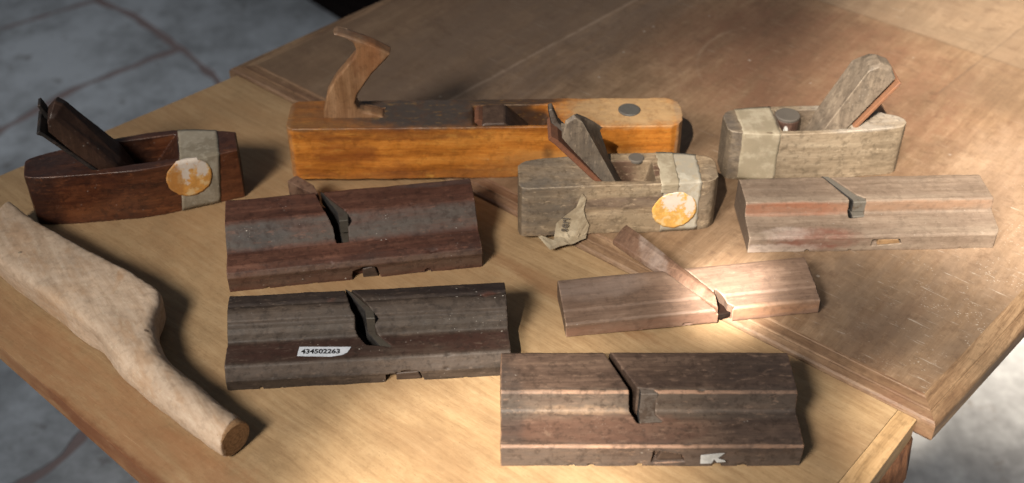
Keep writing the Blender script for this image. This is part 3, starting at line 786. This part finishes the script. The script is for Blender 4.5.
def button(cx, cy, z0, z1, r, name, parent, m_top):
    rings = [[((cx+rr*math.cos(a))/1000, (cy+rr*math.sin(a))/1000, z/1000) for a in [i*math.pi/14 for i in range(28)]] for z, rr in ((z0, r), (z1-.8, r), (z1, r-.9))]
    return obj(name, loft(rings), m_top, parent, False)
plug = wood('plug_wood', (.09, .045, .03), (.14, .075, .05), (.19, .11, .075), axis=2, seed=9., tone=.3)
gplug = plain('grey_button', (.085, .072, .060), .75)
button(110, 42.5, 54, 56.7, 7.6, 'strike_button', sb, gplug)
band(131, 166, yfB, ybB, 56, tape_white, 'tape_band', sb, ragged=.8, seed=5)
band(129, 145, lambda x: yfB(x)+.0, ybB, 56, tape_pale, 'tape_strip', sb, z0=46, lift=.9, ragged=.8, seed=8)
sticker(143, 26, 20.8, yfB, 56, sticker_mat('scraped_sticker', [((.141, 0, .037), (.010, .03, .011)), ((.157, 0, .031), (.005, .03, .012))], 6., None, (.62, .34, .085)), sb, 1.3, 5)
# torn newspaper, stuck to the front and spilling on to the table
news = paper('newspaper', (.27, .215, .145), (.36, .30, .21), 12., .8, 70., (.30, .25, .18), wr=.6)
pxn = [(370, 92), (400, 130), (385, 200), (400, 260), (428, 310), (405, 398), (320, 428), (235, 440), (160, 462), (85, 372), (108, 368), (190, 402), (205, 290), (250, 250), (335, 185)]
def news_fn(s, t):
    x = 5+s*.139; z = (378-t)*.172
    y = yfB(x)-.9-1.2*abs(noise.noise(Vector((s*.018, t*.018, 2))))-max(0, (t-330))*.015
    if z < .6:
        y -= (.6-z)*1.25; z = .6+.8*abs(noise.noise(Vector((s*.05, t*.05, 7))))+1.6*max(0, noise.noise(Vector((s*.02, t*.03, 1))))
    return Vector((x/1000, y/1000, z/1000))
nw = sheet(pxn, news_fn, news, 'torn_newspaper', sb, .0003)
cv = bpy.data.curves.new('lettering', 'FONT'); cv.body = 'seri'; cv.size = .0115; cv.extrude = .00004; cv.offset = .0001
o = letters(cv, nw)
o.location = (.0432, yfB(42)/1000-.0036, .0065); o.rotation_euler = (R(90), R(-82), 0)
o.data.materials.append(plain('newsprint_ink', (.10, .085, .07), .8))

# --- pale plane, right
SCM = wood('pale_smoother_wood', (.125, .092, .06), (.225, .17, .115), (.32, .255, .18), endgrain=.8, mottle=.9, axis=0, seed=121., tone=.45, rough=.65, spec=.3, pores=.35,
    stain=((.12, .085, .055), .5, 40.), wear=((.40, .34, .27), .55), grime=((.06, .045, .035), .5), specks=.3,
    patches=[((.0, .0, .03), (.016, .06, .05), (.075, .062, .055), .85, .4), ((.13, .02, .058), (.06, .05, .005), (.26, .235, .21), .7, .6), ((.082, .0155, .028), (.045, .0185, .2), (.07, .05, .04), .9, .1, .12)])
sc_ = thing('smoothing_plane', 'pale dusty smoothing plane at the back right with its wedge leaning right', 'smoothing plane', (.2114, .0932, .0063), 3.3, GS)
fC = [(-2, 10), (-1, 3), (8, -3), (46, -8.5), (85, -9), (130, -6), (160, -3.5), (170, -1), (175, 5)]; bC = [(-2, 27), (6, 36), (30, 39.5), (70, 41), (110, 39), (140, 33), (160, 22), (170, 17), (175, 10)]
yfC, ybC = yfront(fC), yfront(bC)
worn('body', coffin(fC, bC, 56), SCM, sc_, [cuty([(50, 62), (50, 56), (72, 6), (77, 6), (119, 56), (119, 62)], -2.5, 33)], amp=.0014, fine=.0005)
WCM = wood('pale_wedge_wood', (.10, .076, .056), (.165, .127, .094), (.24, .19, .14), mottle=.9, axis=2, seed=131., tone=.5, rough=.6, pores=.2, wear=((.38, .31, .23), .5), specks=.6, stain=((.10, .08, .062), .6, 28.))
wC = [(151.5, 109.5, .0), (147, 120, .7), (135, 125, 1), (126, 121, 1), (91, 52, 0), (80, 20, 0), (83, 18, 0), (112, 50, 0)]
ln = (.6, .8)
worn('wedge', yloft([(0, cutback(wC, ln, 4)), (4, cutback(wC, ln, 0)), (20, cutback(wC, ln, 0)), (28, cutback(wC, ln, 5)), (33, cutback(wC, ln, 13))]), WCM, sc_, voxel=.0008, smooth=4)
bm = cuty([(156, 106), (158.5, 104), (118, 46), (82, 8), (79, 11), (114.5, 48)], -1.5, 33)
obj('iron', bevel(bm, .0007, 1), metal('orange_rust_iron', (.10, .055, .038), (.17, .10, .072), (.24, .105, .05), .6, .6, 19., .2), sc_)
button(62, 25, 10, 54, 12.3, 'throat_plug', sc_, wood('stub_wood', (.05, .025, .018), (.085, .045, .032), (.13, .075, .055), axis=2, seed=9., tone=.3, patches=[((.0585, .0132, .0455), (.0022, .006, .005), (.6, .58, .55), .95, .3, .2)]))
button(62, 25, 54.2, 56.8, 12.2, 'strike_button', sc_, gplug)
band(11.5, 47.5, yfC, ybC, 56, tape_pale, 'tape_band', sc_, ragged=.6, seed=11)
band(10.5, 46.5, lambda x: yfC(x)-.2, ybC, 40, paper('grey_tape', (.27, .25, .22), (.38, .36, .32), 15., .5, 50., (.46, .44, .40)), 'tape_strip', sc_, lift=.7, ragged=.4, seed=13) if False else None

# ------------------------------------------------------------------ jack plane
JKM = wood('honey_plane_wood', (.22, .066, .009), (.47, .165, .024), (.60, .26, .052), axis=0, seed=141., fib=.8, tone=.3, rough=.42, spec=.45, pores=.5,
    stain=((.19, .055, .012), .6, 17.), wear=((.46, .30, .16), .5), grime=((.06, .03, .015), .5), specks=.25,
    patches=[((.135, .03, .0615), (.115, .045, .006), (.060, .046, .038), 1., .8, .5), ((.02, .02, .061), (.06, .04, .006), (.11, .058, .028), .8, .9), ((.335, .028, .0625), (.075, .034, .010), (.36, .24, .125), .9, .8, .4),
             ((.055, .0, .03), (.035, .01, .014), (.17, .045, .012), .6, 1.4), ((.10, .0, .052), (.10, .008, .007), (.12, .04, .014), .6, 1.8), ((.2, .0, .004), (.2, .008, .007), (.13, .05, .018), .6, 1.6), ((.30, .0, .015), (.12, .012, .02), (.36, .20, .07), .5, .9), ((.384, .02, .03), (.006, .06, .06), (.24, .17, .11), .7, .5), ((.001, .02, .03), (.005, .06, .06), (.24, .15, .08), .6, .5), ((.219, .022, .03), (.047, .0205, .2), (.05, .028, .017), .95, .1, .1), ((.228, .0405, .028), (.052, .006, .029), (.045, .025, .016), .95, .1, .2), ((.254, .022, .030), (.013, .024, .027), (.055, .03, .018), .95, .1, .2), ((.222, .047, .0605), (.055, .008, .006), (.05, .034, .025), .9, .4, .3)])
jk = thing('jack_plane', 'long orange honey-coloured jack plane with a curved horn handle at its left end', 'jack plane', (-.2189, .0898, .0063), 1.0)
JH, JW = 60, 51
out = [(0, 8), (2, 3), (7, 0), (374, 0), (382, 4), (386, 11), (387, 18), (387, 35), (385, 43), (381, 48), (374, 51), (7, 51), (2, 48), (0, 43)]
bm = cut(out, 0, JH)
jc = cuty([(180, 70), (180, JH), (236, 6), (242, 6), (258, JH), (258, 70)], 4, 40)
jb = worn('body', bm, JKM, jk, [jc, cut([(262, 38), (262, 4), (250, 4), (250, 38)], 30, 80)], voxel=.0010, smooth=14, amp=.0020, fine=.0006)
TOT = wood('tote_wood', (.11, .05, .022), (.21, .108, .05), (.31, .18, .095), axis=2, seed=151., tone=.45, rough=.42, spec=.5, pores=.3, wear=((.46, .32, .20), .5),
    stain=((.16, .06, .025), .4, 26.), patches=[((.075, .02, .152), (.03, .03, .010), (.16, .115, .085), .7, .6), ((.085, .02, .12), (.012, .03, .03), (.24, .10, .04), .5, .7)])
tp = [(35.8, 58), (36, 67.8), (41.4, 88.4), (50.4, 103.6), (62.6, 118.5), (71.5, 129), (73, 135), (70.5, 142), (63.5, 147), (53.7, 150.2), (53.2, 152.6), (57.1, 153), (73.5, 147.2), (89.9, 139.8), (105, 130.8), (103.4, 127.4), (86, 108.3), (70.6, 85.6), (67.6, 76), (70, 70), (75, 66.5), (85, 64.2), (92.5, 61.8), (96, 58)]
def scaled(poly, s):
    cx = sum(p[0] for p in poly)/len(poly); cz = sum(p[1] for p in poly)/len(poly)
    out = []
    n = len(poly)
    for i, p in enumerate(poly):
        a = Vector(poly[i-1]); b = Vector(poly[(i+1) % n]); t = (b-a).normalized()
        out.append((p[0]-t.y*s*-1 if False else p[0]+t.y*s, p[1]-t.x*s))
    return out
# polygon runs clockwise seen from the front: inward normal is +(t.y, -t.x)
worn('tote', yloft([(19.2, scaled(tp, 1.6)), (20.4, scaled(tp, .5)), (22, tp), (31, tp), (34, scaled(tp, 1.0)), (36, scaled(tp, 2.6))]), TOT, jk, voxel=.0007, smooth=3, amp=.0006)
button(335, 28, 40, JH+1.6, 11, 'strike_button', jk, metal('button_iron', (.06, .056, .05), (.10, .094, .086), (.07, .05, .04), .3, .65, 5., .2))
JWD = wood('brown_wedge_wood', (.04, .023, .015), (.078, .046, .031), (.125, .078, .052), axis=2, seed=161., tone=.4, rough=.5, pores=.2)
bm = cuty([(189, 58.5), (193, 61), (212, 61.5), (262, 12), (240, 9)], 4.6, 39.5)
obj('wedge', bevel(bm, .0012, 1), JWD, jk)
bm = cuty([(182, 58), (186, 61.5), (191, 59.5), (238, 9), (234, 7)], 12, 38)
obj('iron', bevel(bm, .0008, 1), iron_rust, jk)

# ------------------------------------------------------------------ pale curved handle
hd = thing('curved_wooden_grip', 'pale bare-wood curved tool handle with a broad flat upper end and a round tip', 'tool handle', (-.3078, -.1645, 0), 0)
HM = wood('bare_handle_wood', (.37, .262, .178), (.47, .355, .26), (.55, .435, .335), axis=1, seed=171., rot=R(-35), fib=1.7, contrast=.95, tone=.3, rough=.65, spec=.3, pores=.12, bump=.15,
    stain=((.33, .20, .11), .5, 30.), wear=None, specks=0.,
    patches=[((-.030, .10, .03), (.004, .05, .02), (.33, .17, .07), .5, 1.4), ((-.075, .055, .01), (.05, .02, .03), (.34, .20, .10), .5, 1.2)]+[((x+.3078, y+.1645, .03), (.0022, .0016, .02), (.09, .06, .04), .8, .5, .4) for x, y in ((-.470, -.035), (-.437, -.054), (-.300, -.157))])
HS = [(-.4816, .0032, 54, 29, .27, .96), (-.4486, -.031, 63, 30, .28, .96), (-.4178, -.0558, 64, 32, .33, .94), (-.385, -.081, 65, 33, .42, .905), (-.3556, -.1038, 69, 35, .46, .885), (-.3355, -.1199, 69, 36, .56, .827), (-.3195, -.1345, 66.5, 36, .66, .75),
      (-.3090, -.1625, 50.5, 35, .49, .87), (-.2925, -.1884, 37.8, 33, .486, .874), (-.2751, -.2063, 34.8, 32, .51, .86), (-.2566, -.2220, 34, 32, .49, .87), (-.2358, -.2400, 33, 31.5, .463, .886), (-.2140, -.2574, 31.5, 31, .40, .916)]
sp = catmull([(h[0], h[1]) for h in HS], 6); wd = catmull([(h[2], h[3]) for h in HS], 6); dr = catmull([(h[4], h[5]) for h in HS], 6)
rings = []
N = len(sp)
for i in range(N):
    nx = dr[i].normalized()
    w, h = wd[i].x*.965/2000, wd[i].y/1000
    rd_ = i/(N-1)
    e = 7. if rd_ < .36 else 7.-(min(1, (rd_-.36)/.3))*5.
    r = []
    for k in range(40):
        an = k*math.pi/20
        cx = math.copysign(abs(math.cos(an))**(2/e), math.cos(an)); sz = math.copysign(abs(math.sin(an))**(2/e), math.sin(an))
        p = sp[i]+nx*(w*cx)
        r.append((p.x+.3078, p.y+.1645, h/2+h/2*sz))
    rings.append(r)
worn('shaft', loft(rings), HM, hd, voxel=.0011, smooth=3, amp=.0030, fine=.0008)
# end grain of the round tip
t = (sp[-1]-sp[-2]).normalized(); e3 = Vector((t.x, t.y, 0)); nx = Vector((-t.y, t.x, 0))
eg = NT('end_grain')
vv = eg.mapping(eg.co, loc=(-(sp[-1].x+.3078), -(sp[-1].y+.1645), -.0155))
ln_ = eg.new('ShaderNodeVectorMath', operation='LENGTH'); eg.put(ln_.inputs[0], vv)
rg = eg.noise(eg.mapping(eg.co, sc=(400, 400, 900)), 1., 4, .6)
wv_ = eg.new('ShaderNodeMath', operation='SINE'); eg.put(wv_.inputs[0], eg.math('ADD', eg.math('MULTIPLY', ln_.outputs['Value'], 2600.), eg.math('MULTIPLY', rg, 5.)))
ecol = eg.ramp(eg.math('ADD', eg.math('MULTIPLY', wv_.outputs[0], .06), rg), [(.3, (.13, .068, .03)), (.55, (.26, .15, .072)), (.8, (.36, .22, .11))])
EGM = eg.fin(ecol, .7, eg.bump(rg, .5, .0008))
c0 = Vector((sp[-1].x+.3078, sp[-1].y+.1645, .0155))
rr_ = []
for off, rad in ((-.006, .0147), (.0026, .0147), (.0034, .0136)):
    rr_.append([tuple(c0+e3*off+nx*(rad*math.cos(k*math.pi/16))+Vector((0, 0, rad*math.sin(k*math.pi/16)))) for k in range(32)])
obj('end_face', loft(rr_), EGM, hd, False)

S.render.engine = 'CYCLES'
S.cycles.use_denoising = True
S.cycles.max_bounces = 8
